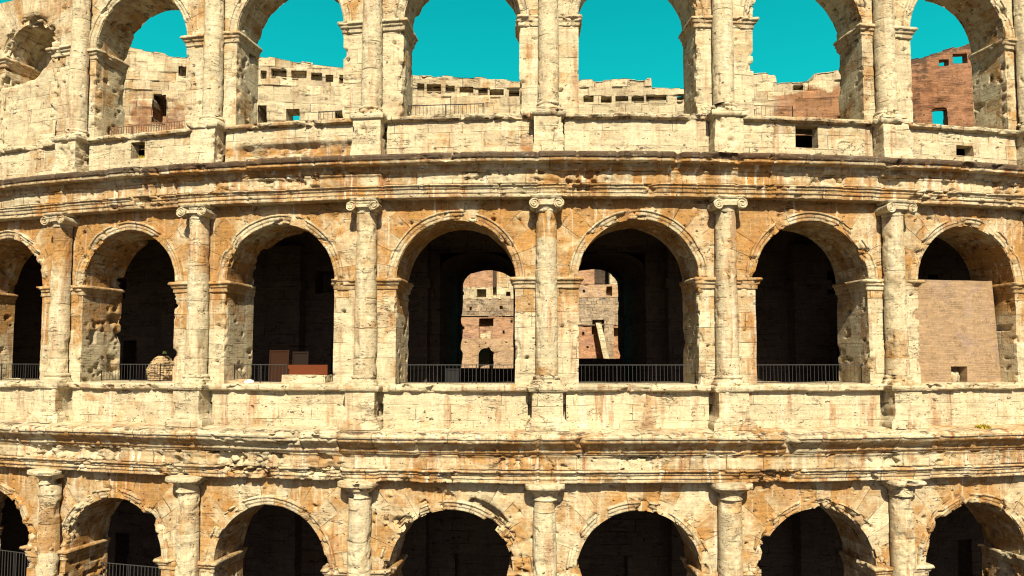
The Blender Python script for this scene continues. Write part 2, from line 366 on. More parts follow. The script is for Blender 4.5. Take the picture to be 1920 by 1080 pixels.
IMP = dense([(.02, -.04), (.02, .17), (-.05, .20), (-.10, .19), (-.12, .13), (-.22, .11), (-.25, .06), (-.40, .05), (-.43, -.03)], .04)
def impost(name, parent, uo, uj, zt, d0, T, seed, A):
    """moulding along the pier's face from uo to the jamb uj and back into the reveal"""
    mb = MB(); sg = 1 if uj > uo else -1            # direction from the column towards the opening
    st = .05
    f = seg(uo, uj, st); b = seg(0, T, st*1.6)[1:]
    path = [(x, d0, 0., 1.) for x in f[:-1]]+[(uj, d0, sg*1., 1.)]+[(uj, d0-t, sg*1., 0.) for t in b]
    path = np.array(path); pz = np.array([p[0] for p in IMP]); po = np.array([p[1] for p in IMP])
    ax = path[:, None, 0]+path[:, None, 2]*po[None]; ay = path[:, None, 1]+path[:, None, 3]*po[None]; az = zt+pz[None]+0*ax
    # first front vertices before the corner keep outward only
    P = np.stack([ax, ay, az], -1)
    L = np.r_[0, np.cumsum(np.hypot(np.diff(path[:, 0]), np.diff(path[:, 1])))]
    bc = np.stack([np.broadcast_to(L[:, None]+uo, ax.shape), ax*0+.3, ax*0+.2], -1)
    mb.grid(P, bc, (0, 1, 0), flip=sg > 0)
    # top cap strip
    kk = np.array([0., 1.]); 
    o0 = po[1]
    top = np.stack([np.stack([path[:, 0]+path[:, 2]*o0*k-(1-k)*sg*.0, path[:, 1]+path[:, 3]*o0*k-(1-k)*.05, np.full(len(path), zt+.02)], -1) for k in kk], 1)
    mb.grid(top, None, (0, 0, 1), flip=sg > 0)
    def f2(V, Nn):
        Q = base_noise(V, 1.0, 3)
        n = fbm(V, 3, seed, 1.4)+.15*fbm(V, 2, seed+9, 5.)+.4*cells(V, seed+10, 3.5)
        k = sst(n, .18, .5)*A
        # bite back towards the pier
        ovx = np.clip(sg*(V[:, 0]-uj), 0, None); ovy = np.clip(V[:, 1]-d0, 0, None)
        Q[:, 0] -= sg*ovx*k; Q[:, 1] -= ovy*k
        Q[:, 2] += (V[:, 2] < zt)*k*.06
        return Q
    return mb.build(name, TRAV, parent, f2, tone_facade)

def lathe(mb, u, d, prof, n=44, bvs=1.0, square=0.0, ph0=-.15, ph1=pi+.15):
    """prof: (r, z); half-round facing outwards; square>0 squares the plan"""
    th = np.linspace(ph0, ph1, n); c, s_ = np.cos(th), np.sin(th)
    r = np.array([p[0] for p in prof]); z = np.array([p[1] for p in prof])
    if square > 0:
        k = (np.abs(c)**(2+square*8)+np.abs(s_)**(2+square*8))**(-1/(2+square*8))
        c = c*k; s_ = s_*k
    P = np.stack([u+r[None]*c[:, None], d+r[None]*s_[:, None], np.broadcast_to(z[None], (n, len(z)))], -1)
    bc = np.stack([np.full(P.shape[:2], .35)+th[:, None]*.03, np.broadcast_to(z[None]*bvs, P.shape[:2]), np.full(P.shape[:2], (u*.31) % 1)], -1)
    nr = np.stack([c, s_, 0*c], 1)[:, None, :]+np.zeros((1, len(z), 1))
    mb.grid(P, bc, nr, flip=True)

def ero(u, d, seed, A, fr=1.6, thr=.12):
    """erosion that bites a round or square piece back towards its axis"""
    def f(V, Nn):
        Q = base_noise(V, 1.0, seed % 89)
        n = fbm(V, 3, seed, fr)+.2*fbm(V, 2, seed+7, fr*3.1)+.3*cells(V, seed+8, fr*2.2)
        k = sst(n, thr, thr+.5)*A
        x = V[:, 0]-u; y = V[:, 1]-d; r = np.hypot(x, y)+1e-6
        Q[:, 0] -= x/r*k; Q[:, 1] -= np.maximum(y, 0)/r*k
        pit = sst(fbm(V, 2, seed+21, 5.0), .45, .62)*.04
        Q[:, 0] -= x/r*pit; Q[:, 1] -= y/r*pit
        return Q
    return f

def tone_col(P):
    z = P[:, 2]; o = .12+.28*sst(z, 1.0, 5.0)*(z < 7)+.28*(z < -3)-.08*(z > 9)+.15*fbm(P, 2, 77, .5)
    return np.stack([o, .20+0*o, 0*o], 1)
def tone_cream(P):
    o = .0+.1*fbm(P, 2, 33, .4); return np.stack([o, .0*o, .0*o], 1)

def column(storey, k):
    u = U[storey][k]; S = ST[storey]; d = S['d0']+.14; seed = (k+9)*13+len(storey)*101+ord(storey[0])
    lo = storey == 'low'; z = {'low': (-12.3, -5.12), 'mid': (-.62, 5.52), 'up': (9.72, 16.3)}[storey]
    r0, r1 = {'low': (.47, .42), 'mid': (.43, .385), 'up': (.41, .37)}[storey]
    mb = MB(); zz = seg(z[0], z[1], .06)
    t = (zz-z[0])/(z[1]-z[0]); rr = r0+(r1-r0)*t**1.4
    lathe(mb, u, d, list(zip(rr, zz)), bvs=.52)
    col = mb.build('column', TRAV, root, ero(u, d, seed, {'low': .08, 'mid': .045, 'up': .035}[storey], 1.5), tone_col)
    # capital
    if storey == 'mid':
        mb = MB(); zc = 5.73
        lathe(mb, u, d, dense([(.385, 5.45), (.42, 5.50), (.40, 5.54), (.43, 5.60), (.47, 5.68)], .04))
        # cushion between the volutes
        for fd, nn in ((.60, (0,1,0)),):
            A, B = np.meshgrid(seg(-.45, .45, .05), seg(5.68, 5.93, .05), indexing='ij')
            mb.grid(np.stack([u+A, A*0+d+.52, B], -1), None, nn)
        A, B = np.meshgrid(seg(-.45, .45, .06), seg(-.2, .52, .06), indexing='ij')
        mb.grid(np.stack([u+A, d+B, A*0+5.68], -1), None, (0,0,-1))
        for sg in (-1, 1):
            cu = u+sg*.45; rv = .195
            th = np.linspace(0, 2*pi, 40); q = np.linspace(0, 1, 12)
            A = np.stack([cu+rv*np.cos(th)[:, None]*q[None], d+.58+.028*np.cos(2*pi*(q[None]*2.3-sg*th[:, None]/(2*pi)))*(q[None] > .12)+.0*th[:, None], zc+rv*np.sin(th)[:, None]*q[None]], -1)
            mb.grid(A, None, (0,1,0))
            dep = seg(-.15, .58, .06)
            waist = 1-.22*np.sin(np.clip((dep+.15)/.73, 0, 1)*pi)
            A = np.stack([cu+rv*np.cos(th)[:, None]*waist[None], np.broadcast_to(d+dep[None], (40, len(dep))), zc+rv*np.sin(th)[:, None]*waist[None]], -1)
            mb.grid(A, None, np.stack([np.cos(th), 0*th, np.sin(th)], 1)[:, None, :]+np.zeros((1, len(dep), 1)))
        lathe(mb, u, d, dense([(.50, 5.90), (.56, 5.93), (.60, 6.03), (.3, 6.04)], .05), square=1.)
        mb.build('capital', TRAV, col, ero(u, d, seed+5, .05, 2.2), tone_cream)
        mb = MB(); lathe(mb, u, d, dense([(.43, -.62), (.50, -.66), (.52, -.72), (.47, -.78), (.56, -.84), (.57, -.91)], .04))
        lathe(mb, u, d, dense([(.20, -.905), (.60, -.91), (.61, -.98), (.61, -1.1)], .05), square=1.)
        mb.build('base', TRAV, col, ero(u, d, seed+6, .12, 1.6), tone_cream)
    elif lo:
        mb = MB()
        lathe(mb, u, d, dense([(.42, -5.14), (.47, -5.12), (.47, -5.07), (.43, -5.03), (.44, -4.92), (.50, -4.86), (.60, -4.77), (.66, -4.70)], .04))
        lathe(mb, u, d, dense([(.4, -4.705), (.70, -4.70), (.73, -4.66), (.72, -4.52), (.3, -4.47)], .04), square=.25)
        mb.build('capital', TRAV, col, ero(u, d, seed+5, .30 if k in (-1, -2, 2, -3) else .12, 1.5, .1), lambda P: np.stack([.2+0*P[:, 0], .05+0*P[:, 0], 0*P[:, 0]], 1))
    else:
        mb = MB(); lathe(mb, u, d, dense([(.41, 9.72), (.47, 9.68), (.49, 9.62), (.45, 9.56), (.53, 9.50), (.54, 9.42)], .04))
        lathe(mb, u, d, dense([(.20, 9.42), (.58, 9.415), (.59, 9.30)], .05), square=1.)
        mb.build('base', TRAV, col, ero(u, d, seed+6, .2, 1.6, .0), tone_cream)

ARCHI = dense([(.025, -.3), (.025, .045), (.15, .05), (.16, .075), (.29, .08), (.30, .125), (.355, .135), (.38, .08), (.39, -.05)], .045)
def bay(storey, k):
    S = dict(ST[storey]); uc = C[storey][k]; uL, uR = U[storey][k], U[storey][k+1]
    blind = storey == 'up' and k == -4
    if blind: S.update(a=1.42, zs=13.55)
    seed = (k+7)*17+{'low': 400, 'mid': 200, 'up': 900}[storey]
    mb = MB(); vis = -4 <= k <= 2
    a = S['a']; b = a
    panel(mb, uc, uL, uR, S['z0'], S['z1'], a, b, S['zs'], S['d0'], S['T'], .055 if vis else .15)
    A, thr = {'low': (.28, .02), 'mid': (.12, .16), 'up': (.13, .08)}[storey]
    bA = .5 if (storey == 'mid' and k == -3) else (.3 if storey == 'mid' and k == -2 else .15)
    if storey == 'low' and k == -1: A = .5; thr = -.15
    if blind: A, thr = .3, -.2
    wall = mb.build('arch_bay', TRAV, root, chipper(uc, S['zs'], a, b, S['d0'], S['T'], A, thr, seed, bA, 34 if vis else 4, (S['z0'], S['z1']), (uL, uR)), tone_facade)
    # archivolt
    mb = MB(); sweep_arch(mb, uc, S['zs'], a, b, ARCHI, S['d0'], seed=(k*.37) % 1)
    E = {'low': (.24, -.35 if k in (-1,) else -.12), 'mid': (.15, .12), 'up': (.15, .15)}[storey]
    if blind: E = (.3, -.5)
    def fa(V, Nn, uc=uc, S=S, seed=seed, E=E):
        Q = base_noise(V, 1.0, seed % 97); n = fbm(V, 3, seed+60, 1.1)+.15*fbm(V, 2, seed+63, 4.)+.45*cells(V, seed+64, 2.6)
        k_ = sst(n, E[1], E[1]+.5); Q[:, 1] -= k_*E[0]*(V[:, 1] > S['d0']-.02)
        x = V[:, 0]-uc; zz = V[:, 2]-S['zs']; r = np.hypot(x, zz)+1e-6
        inn = r < S['a']+.12; c = k_*E[0]*.8
        Q[:, 0] += np.where(inn, x/r*c, 0); Q[:, 2] += np.where(inn, zz/r*c, 0)
        pr = h1(np.floor((np.arctan2(zz, x)*2.75+uc)/.58), seed); Q[:, 1] += (pr-.5)*.04
        return Q
    mb.build('archivolt', TRAV, wall, fa, lambda P: np.stack([{'low': .5, 'mid': .5, 'up': .3}[storey]+0*P[:, 0], 0*P[:, 0], 0*P[:, 0]], 1))
    hw = .40 if storey != 'low' else .44
    Ai = {'low': .75, 'mid': .5, 'up': .45}[storey]
    zt = S['zs']+.06
    impost('impost', wall, uL+hw-.05, uc-a, zt, S['d0'], S['T'], seed+1, Ai)
    impost('impost', wall, uR-hw+.05, uc+a, zt, S['d0'], S['T'], seed+2, Ai)
for stn in ('low', 'mid', 'up'):
    for k in range(-4, 4): bay(stn, k)
    for k in range(-4, 5): column(stn, k)

# ------------------------------------------------------------------ entablatures
UU = seg(-29, 29, .06)
def sweep_u(name, prof, disp, tone, parent=root, uu=UU, mat=TRAV, bvrow=.3, mapf=cyl):
    pd = np.array([p[0] for p in prof]); pz = np.array([p[1] for p in prof]); mb = MB()
    P = np.stack([np.broadcast_to(uu[:, None], (len(uu), len(pd))), np.broadcast_to(pd[None], (len(uu), len(pd))), np.broadcast_to(pz[None], (len(uu), len(pd)))], -1)
    bc = np.stack([P[..., 0], P[..., 0]*0+bvrow, P[..., 0]*0+(pz[0]*.7) % 1], -1)
    dp = np.gradient(pd); dz = np.gradient(pz); L = np.hypot(dp, dz)+1e-9
    nr = np.stack([0*pd, -dz/L, dp/L], 1)[None]+np.zeros((len(uu), 1, 1))
    mb.grid(P, bc, nr, flip=True)
    return mb.build(name, mat, parent, disp, tone, mapf)
def ent_disp(dw, seed, A, thr, chip, lim=None, gaps=(), strata=.03, heavy=None, L=1.45):
    def f(V, Nn):
        Q = base_noise(V, 1.0, seed % 83); u, d, z = V.T
        # each block sits a little differently
        bi = np.floor(u/L+.2*vn(np.stack([u*.3, 0*u, 0*u], 1), 5)); 
        Q[:, 1] += (h1(bi+500, seed)-.5)*.06; Q[:, 2] += (h1(bi+900, seed)-.5)*.035
        fr = np.abs(u/L+.2*vn(np.stack([u*.3, 0*u, 0*u], 1), 5)-np.round(u/L+.2*vn(np.stack([u*.3, 0*u, 0*u], 1), 5)))*L
        over = np.clip(d-dw, 0, None)
        crack = np.exp(-(fr/.05)**2)*h1(np.round(u/L)+77, seed)*.35
        n = fbm(V*np.array([1, 1, .6]), 3, seed, .75)+.25*fbm(V, 3, seed+5, 3.0)+.42*cells(V*np.array([1, 1, 1.3]), seed+6, 3.6)
        hv = 0 if heavy is None else heavy(u)
        k = sst(n, thr-.4*hv, thr+.5-.4*hv)*(A+.3*hv)
        Q[:, 1] -= over*np.clip(k+crack, 0, .9)
        # ragged lower edges
        Q[:, 2] += over*k*.25*(Nn[:, 2] < .3)
        # horizontal strata
        s_ = fbm(V*np.array([.35, .35, 9.]), 3, seed+9, 1.); Q[:, 1] += s_*strata
        # lumps and chips
        c = sst(fbm(V, 2, seed+15, 2.2), .25, .7); Q[:, 1] -= c*chip*(1+2*np.asarray(hv))
        for gu, gw, gd in gaps:
            gx = np.exp(-((u-gu+.12*vn(np.stack([z*4, 0*z, 0*z], 1), 9))/gw)**2); Q[:, 1] -= over*gx*gd
        return Q
    return f
def crust(zlo, zhi, amt, o=.3, r=0.):
    def f(P):
        u, d, z = P.T; c = sst(z, zlo, zhi)*amt
        return np.stack([o+.15*fbm(P, 2, 71, .3), c, r+0*z], 1)
    return f
heavyL = lambda u: np.exp(-((u+11.5)/2.6)**4)+.5*np.exp(-((u+19)/2.5)**4)
DM = -.23
# between middle and upper storey
sweep_u('architrave', dense([(DM-.3, 6.02), (DM+.44, 6.02), (DM+.44, 6.17), (DM+.475, 6.175), (DM+.48, 6.32), (DM+.515, 6.325), (DM+.52, 6.41), (DM+.59, 6.44), (DM+.59, 6.48), (DM+.3, 6.50)], .045), ent_disp(DM+.1, 501, .45, .42, .04, strata=.025), crust(9, 10, 0, .52), mat=FRIEZE)
sweep_u('frieze', dense([(DM+.3, 6.495), (DM+.50, 6.50), (DM+.50, 6.86), (DM+.54, 6.90), (DM+.56, 6.95), (DM+.3, 6.96)], .05), ent_disp(DM+.1, 502, .4, .35, .04, strata=.02), crust(9, 10, 0, .50, .12), mat=FRIEZE)
sweep_u('cornice', dense([(DM+.3, 6.955), (DM+.56, 6.96), (DM+.58, 7.03), (DM+.64, 7.06), (DM+.66, 7.20), (DM+.92, 7.22), (DM+.95, 7.25), (DM+.95, 7.34), (DM+1.00, 7.37), (DM+1.03, 7.50), (DM+1.0, 7.56), (DM+.2, 7.66), (DM-.6, 7.67)], .05),
        ent_disp(DM+.45, 503, .42, .42, .04, gaps=((4.9, .12, .5), (-11.4, .1, .4)), strata=.02), crust(7.27, 7.40, 1.0, .62), mat=FRIEZE)
# between lower and middle storey
sweep_u('architrave', dense([(-.3, -4.50), (.45, -4.50), (.45, -4.36), (.485, -4.355), (.49, -4.22), (.53, -4.215), (.535, -4.13), (.62, -4.10), (.62, -4.05), (.3, -4.03)], .045), ent_disp(.1, 601, .55, .35, .05, heavy=heavyL, strata=.03), crust(9, 10, 0, .50), mat=FRIEZE)
sweep_u('frieze', dense([(.3, -4.035), (.50, -4.03), (.50, -3.60), (.54, -3.55), (.56, -3.50), (.3, -3.49)], .05), ent_disp(.1, 602, .5, .3, .06, heavy=heavyL, strata=.025), crust(9, 10, 0, .40, .05), mat=FRIEZE)
sweep_u('cornice', dense([(.3, -3.495), (.57, -3.49), (.60, -3.42), (.66, -3.38), (.68, -3.26), (1.00, -3.02), (1.03, -2.99), (1.05, -2.90), (1.10, -2.88), (1.11, -2.78), (1.04, -2.73), (.9, -2.68), (.2, -2.60), (-.4, -2.58)], .05),
        ent_disp(.35, 603, .38, .42, .04, gaps=((1.25, .10, .35), (8.7, .13, .8), (8.85, .05, .5)), strata=.03), lambda P: np.stack([.5-.35*sst(P[:, 2], -2.98, -2.9)+.15*fbm(P, 2, 71, .3), .5*sst(P[:, 2], -2.80, -2.74)*sst(P[:, 1], .45, .8), 0*P[:, 0]], 1), mat=FRIEZE)

# ------------------------------------------------------------------ walls with rectangular holes
def holed(mb, a0, a1, z0, ztop, holes, dfront, thick, step=.1, through=(), mapd=None, recess=None, top=True, normal=1):
    """front face between a0..a1, z0..ztop(a); holes (a0,z0,a1,z1[,depth]); depth None = right through"""
    A = np.unique(np.round(np.concatenate([seg(a0, a1, step)]+[np.array([h[0], h[2]]) for h in holes]), 4))
    zt = ztop if callable(ztop) else (lambda a: a*0+ztop)
    zmax = zt(A).max()
    Z = np.unique(np.round(np.concatenate([seg(z0, zmax, step)]+[np.array([h[1], h[3]]) for h in holes]), 4))
    Z = Z[Z <= zmax+1e-6]
    AA, ZZ = np.meshgrid(A, Z, indexing='ij'); Tp = zt(A)[:, None]; Zc = np.minimum(ZZ, Tp)
    D = AA*0+dfront
    ac = (A[:-1]+A[1:])/2; zc = (Z[:-1]+Z[1:])/2; AC, ZC = np.meshgrid(ac, zc, indexing='ij')
    tc_ = np.maximum(zt(A)[:-1], zt(A)[1:])[:, None]
    keep = (np.broadcast_to(Z[:-1][None], AC.shape) < tc_-1e-6)
    for h in holes: keep &= ~((AC > h[0]) & (AC < h[2]) & (ZC > h[1]) & (ZC < h[3]))
    s = -1 if normal < 0 else 1
    mb.grid(np.stack([AA, D, Zc], -1), None, (0, s, 0), keep=keep)
    for h in holes:
        dp = thick if len(h) < 5 or h[4] is None else h[4]
        dd = seg(0, dp, max(step, .12))
        hz = seg(h[1], h[3], max(step, .1)); ha = seg(h[0], h[2], max(step, .1))
        for aa in (h[0], h[2]):
            X, Y = np.meshgrid(dd, hz, indexing='ij'); mb.grid(np.stack([X*0+aa, dfront-s*X, Y], -1), None, (1 if aa == h[0] else -1, 0, 0))
        for zz in (h[1], h[3]):
            X, Y = np.meshgrid(ha, dd, indexing='ij'); mb.grid(np.stack([X, dfront-s*Y, X*0+zz], -1), None, (0, 0, 1 if zz == h[1] else -1))
        if len(h) > 4 and h[4] is not None:
            X, Y = np.meshgrid(ha, hz, indexing='ij'); mb.grid(np.stack([X, X*0+dfront-s*dp, Y], -1), None, (0, s, 0))
    # top and back
    if top:
        th = seg(0, thick, .25); T2 = np.minimum(zt(A), Z.max())
        mb.grid(np.stack([np.broadcast_to(A[:, None], (len(A), len(th))), np.broadcast_to(dfront-s*th[None], (len(A), len(th))), np.broadcast_to(T2[:, None], (len(A), len(th)))], -1), None, (0, 0, 1))
        kb = np.ones_like(keep) & (np.broadcast_to(Z[:-1][None], AC.shape) < tc_-1e-6)
        for h in holes:
            if len(h) < 5 or h[4] is None: kb &= ~((AC > h[0]) & (AC < h[2]) & (ZC > h[1]) & (ZC < h[3]))
        mb.grid(np.stack([AA, D-s*thick, Zc], -1), None, (0, -s, 0), keep=kb)
        for i in (0, -1):
            X, Y = np.meshgrid(np.array([0, thick]), np.linspace(z0, zt(A)[i], 8), indexing='ij')
            mb.grid(np.stack([X*0+A[i], dfront-s*X, Y], -1), None, (-1 if i == 0 else 1, 0, 0))
def rough(seed, amp=1., blk=.0, bh=.5, bl=.95):
    def f(V, Nn):
        Q = base_noise(V, amp, seed)
        if blk:
            row = np.floor(V[:, 2]/bh); cl = np.floor(V[:, 0]/bl+np.mod(row*.618, 1)); rr = _h(row.astype(np.int64), cl.astype(np.int64), np.zeros(len(V), np.int64), seed)
            Q += Nn*((rr-.5)*2*blk)[:, None]
        c = sst(fbm(V, 3, seed+8, 1.5), .15, .6)*.06*amp; Q -= Nn*c[:, None]
        return Q
    return f

# ------------------------------------------------------------------ podiums with ledges and pedestals
def pedestal(u, z0, z1, dw, D, wb, wc, wf, seed, kind):
    h = z1-z0
    prof = [(wf, D+.10, z0), (wf, D+.10, z0+.10*h), (wf*.97, D+.07, z0+.16*h), (wb+.02, D+.01, z0+.30*h), (wb, D, z0+.4*h), (wb, D, z1-.22), (wc-.04, D+.06, z1-.20), (wc, D+.10, z1-.12), (wc, D+.10, z1-.01), (wc-.02, D+.08, z1)]
    dn = [prof[0]]
    for p, q in zip(prof[:-1], prof[1:]):
        n = max(1, int(abs(q[2]-p[2])/.055+abs(q[0]-p[0])/.055)); dn += [tuple(p[j]+(q[j]-p[j])*i/n for j in range(3)) for i in range(1, n+1)]
    mb = MB(); rows = len(dn); W = np.array([p[0] for p in dn]); DD = np.array([p[1] for p in dn]); Z = np.array([p[2] for p in dn])
    s = np.linspace(-1, 1, 25); t = np.linspace(0, 1, 13)
    mb.grid(np.stack([u+s[:, None]*W[None], np.broadcast_to(dw+DD[None], (25, rows)), np.broadcast_to(Z[None], (25, rows))], -1), None, (0, 1, 0))
    for sg in (-1, 1):
        mb.grid(np.stack([np.broadcast_to(u+sg*W[None], (13, rows)), dw-.3+(DD[None]+.3)*t[:, None], np.broadcast_to(Z[None], (13, rows))], -1), None, (sg, 0, 0), flip=sg > 0)
    mb.grid(np.stack([u+s[:, None]*W[-1]+0*t[None], dw-.3+(DD[-1]+.3)*t[None]+0*s[:, None], np.full((25, 13), z1)], -1), None, (0, 0, 1))
    return mb.build('pedestal', TRAV, root, ero(u, dw-.1, seed, .10 if kind == 'mid' else .14, 1.4, .1), lambda P: np.stack([0*P[:, 0]+.12*fbm(P, 2, 44, .6), .35*sst(P[:, 2], z1-.10, z1-.02)*(kind == 'up'), 0*P[:, 0]], 1))

for k in range(-4, 4):
    # middle storey podium, one stretch per bay
    l, r = U['mid'][k]+.72, U['mid'][k+1]-.72
    dw = -.12
    mb = MB(); holed(mb, l, r, -2.62, -1.24, [], dw, .5, .06)
    pod = mb.build('podium', TRAV, root, chipper((l+r)/2, 50, 1e3, 1e3, dw, .5, .0, 1, 70+k, 0, 16, (-2.4, -1.4), (l, r), .02, .8), lambda P: np.stack([.02+.22*fbm(P, 2, 44, .35), .22*sst(P[:, 2], -2.42, -2.62), 0*P[:, 0]], 1))
    mb = MB(); A, B = np.meshgrid(seg(l-.2, r+.2, .06), np.arange(len(dense([(0, 0)]))), indexing='ij')
    sweep_u('ledge', dense([(dw-.2, -1.26), (dw+.10, -1.25), (dw+.22, -1.20), (dw+.24, -1.04), (dw+.2, -.98), (-2.4, -.965)], .05), ent_disp(dw, 700+k, .6, .2, .03, strata=.02), lambda P: np.stack([.0*P[:, 0]+.06, .25*sst(fbm(P, 2, 3, .8), .2, .6), 0*P[:, 0]], 1), pod, seg(l-.75, r+.75, .06))
    # upper storey podium
    l, r = U['up'][k]+.60, U['up'][k+1]-.60; dw = -.36
    hole = {-3: [(-17.42, 8.30, -16.73, 9.0, None)], 1: [(9.83, 8.18, 10.76, 9.06, None)], 2: [(16.84, 8.17, 17.67, 8.6, None)]}.get(k, [])
    mb = MB(); holed(mb, l, r, 7.6, 9.14, hole, dw, .4, .06)
    dmg = (k == -2)
    fch = chipper((l+r)/2, 50, 1e3, 1e3, dw, .5, .0, 1, 90+k, 0, 10, (7.8, 9.0), (l, r), .025, .7)
    def fd(V, Nn, fch=fch, dmg=dmg, l=l):
        Q = fch(V, Nn)
        if dmg:
            m = sst(V[:, 2], 8.55, 8.35)*sst(V[:, 0], l, l+.8); Q[:, 1] -= np.where(Nn[:, 1] > .5, m*(.18+.14*fbm(V, 3, 5, 2.5)), 0)
        return Q
    pod = mb.build('podium', TRAV, root, fd, lambda P, dmg=dmg: np.stack([.05+.25*fbm(P, 2, 47, .4)+(.55*sst(P[:, 2], 8.5, 8.3) if dmg else 0), 0*P[:, 0], (.3*sst(P[:, 2], 8.5, 8.3) if dmg else 0)+0*P[:, 0]], 1))
    sweep_u('ledge', dense([(dw-.2, 9.12), (dw+.08, 9.13), (dw+.20, 9.18), (dw+.22, 9.28), (dw+.16, 9.34), (-1.2, 9.36), (-2.2, 9.36)], .05), ent_disp(dw, 750+k, .9 if dmg else .7, .1, .03, strata=.02), lambda P: np.stack([.25+0*P[:, 0], .45*sst(P[:, 1], -.6, -.3), 0*P[:, 0]], 1), pod, seg(l-.75, r+.75, .06))
for k in range(-4, 5):
    pedestal(U['mid'][k]-.0, -2.62, -1.02, -.2, .70, .56, .74, .80, 30+k, 'mid')
    pedestal(U['up'][k]-.02, 7.62, 9.32, -.44, .68, .55, .70, .60, 60+k, 'up')

sweep_u('podium_backing', [(-.55, -2.6), (-.55, -1.9), (-.55, -1.2)], None, lambda P: np.stack([.3+0*P[:, 0], 0*P[:, 0], 0*P[:, 0]], 1))
sweep_u('podium_backing', [(-3.6, 7.0), (-3.6, 8.4), (-3.6, 9.2)], None, None, mat=SOOT_SHADE)  # dark backing sheet added deep inside so the podium holes read as shade
# ------------------------------------------------------------------ galleries behind the facade (dark vaulted corridors, inner walls, two radial passages)
UC = seg(-29, 29, .5)
def strip(name, prof, mat, parent=root, amp=.6, uu=UC, sd=9):
    return sweep_u(name, prof, rough(sd, amp), None, parent, uu, mat)
gal = dense([(-2.1, 5.5), (-2.5, 6.1), (-3.4, 6.7), (-4.6, 6.9), (-5.9, 6.7), (-6.7, 6.1), (-7.0, 5.4)], .3)
strip('gallery_vault', gal, SOOT_SHADE); strip('gallery_floor', [(-2.1, -1.7), (-5, -1.7), (-7.2, -1.7)], SOOT_SHADE)
strip('gallery_vault', [(-1.9, -4.6), (-2.5, -3.6), (-4.5, -3.0), (-6.3, -3.6), (-7.0, -4.8)], SOOT_SHADE)
strip('gallery_roof', dense([(-1.6, 9.1), (-13.5, 9.1), (-13.5, 7.0)], .8), EARTH)
PW = 1.95     # half width of the passages
doors = []
for k in range(-4, 4):
    c = C['mid'][k]
    if k in (-1, 0): doors.append((c-PW, -1.69, c+PW, 5.1))
    else: doors += [(c-.9, -1.69, c+.15, .95, 1.4), (c-1.9, 3.2, c-.9, 4.3, 1.2)]
mb = MB(); holed(mb, -28.5, 28.5, -1.72, 5.6, doors, -7.0, .8, .25); mb.build('inner_wall', SOOT_SHADE, root, rough(12, 1.2, .03))
mb = MB(); holed(mb, -28.5, 28.5, -12.9, -4.2, [(C['low'][k]-1.0, -12.8, C['low'][k]+1.0, -9.2, 2.) for k in range(-4, 4)], -7.0, .8, .3); mb.build('inner_wall', SOOT_SHADE, root, rough(14, 1.2, .03))
for k in range(-3, 4):
    for zb, zt_ in ((-1.7, 5.5), (-12.8, -4.4)):
        if k == 0 and zb > -5: continue
        mb = MB(); u0 = U['mid'][k]+(.6 if k in (2, 1) else 0); wd = .95
        for a0, a1, d0_, d1_ in ((u0-wd, u0+wd, -6.35, -6.35), (u0-wd, u0-wd, -6.35, -7.05), (u0+wd, u0+wd, -6.35, -7.05)):
            t = seg(0, 1, .12); z_ = seg(zb, zt_, .2); X, Y = np.meshgrid(t, z_, indexing='ij')
            mb.grid(np.stack([a0+(a1-a0)*X, d0_+(d1_-d0_)*X, Y], -1), None, (0, 1, 0))
        for a0, a1, d0_, d1_ in ((u0-wd-.15, u0+wd+.15, -6.2, -6.2), (u0-wd-.15, u0-wd-.15, -6.2, -7.05), (u0+wd+.15, u0+wd+.15, -6.2, -7.05)):
            t = seg(0, 1, .12); z_ = seg(zt_-2.2, zt_-1.75, .1); X, Y = np.meshgrid(t, z_, indexing='ij')
            mb.grid(np.stack([a0+(a1-a0)*X, d0_+(d1_-d0_)*X, Y], -1), None, (0, 1, 0))
        mb.build('inner_pier', SOOT_SHADE, root, rough(19+k, 1.2))
for sg in (-1, 1):                                                     # unseen end walls added to stop light leaking into the galleries
    mb = MB(); X, Y = np.meshgrid(seg(-13.5, -1.5, .8), seg(-12.8, 9.1, .8), indexing='ij'); mb.grid(np.stack([X*0+sg*28.2, X, Y], -1)); mb.build('end_light_block', SOOT_SHADE, root)
for k in (-1, 0):
    c = C['mid'][k]; mb = MB(); dd = seg(-7.0, -12.0, .35)
    for sg in (-1, 1):
        X, Y = np.meshgrid(dd, seg(-1.7, 4.25, .35), indexing='ij'); mb.grid(np.stack([X*0+c+sg*PW, X, Y], -1), None, (-sg, 0, 0))
    ph = np.linspace(0, pi, 16); X, Y = np.meshgrid(dd, ph, indexing='ij'); mb.grid(np.stack([c+PW*np.cos(Y), X, 4.25+.85*np.sin(Y)], -1), None, (0, 0, -1))
    X, Y = np.meshgrid(seg(-7, -12.6, .4), seg(c-2.2, c+2.2, .4), indexing='ij'); mb.grid(np.stack([Y, X, X*0-1.7], -1), None, (0, 0, 1))
    mb.build('passage', SOOT_SHADE, root, rough(15+k, 1.0))
    mb = MB(); panel(mb, c, c-3.4, c+3.42, -12.8, 9.0, 1.74, .85, 4.12, -12.0, .7, .12)
    mb.build('passage_end_wall', SOOT_SHADE, root, chipper(c, 4.12, 1.74, .85, -12., .7, .22, .0, 733+k, .2, 0))
    # fill below the passage floor
    mb = MB(); X, Y = np.meshgrid(seg(c-1.8, c+1.8, .2), seg(-12.8, -.55 if k == -1 else -.02, .4), indexing='ij')
    mb.grid(np.stack([X, X*0-12.2, Y], -1)); mb.grid(np.stack([X, X*0-12.6, Y], -1), flip=True)
    X, Y = np.meshgrid(seg(c-1.8, c+1.8, .2), np.array([-12.2, -12.6]), indexing='ij'); mb.grid(np.stack([X, Y, X*0+(-.55 if k == -1 else -.02)], -1), None, (0, 0, 1))
    mb.build('parapet', SOOT_SHADE, root, rough(17, 1.5))
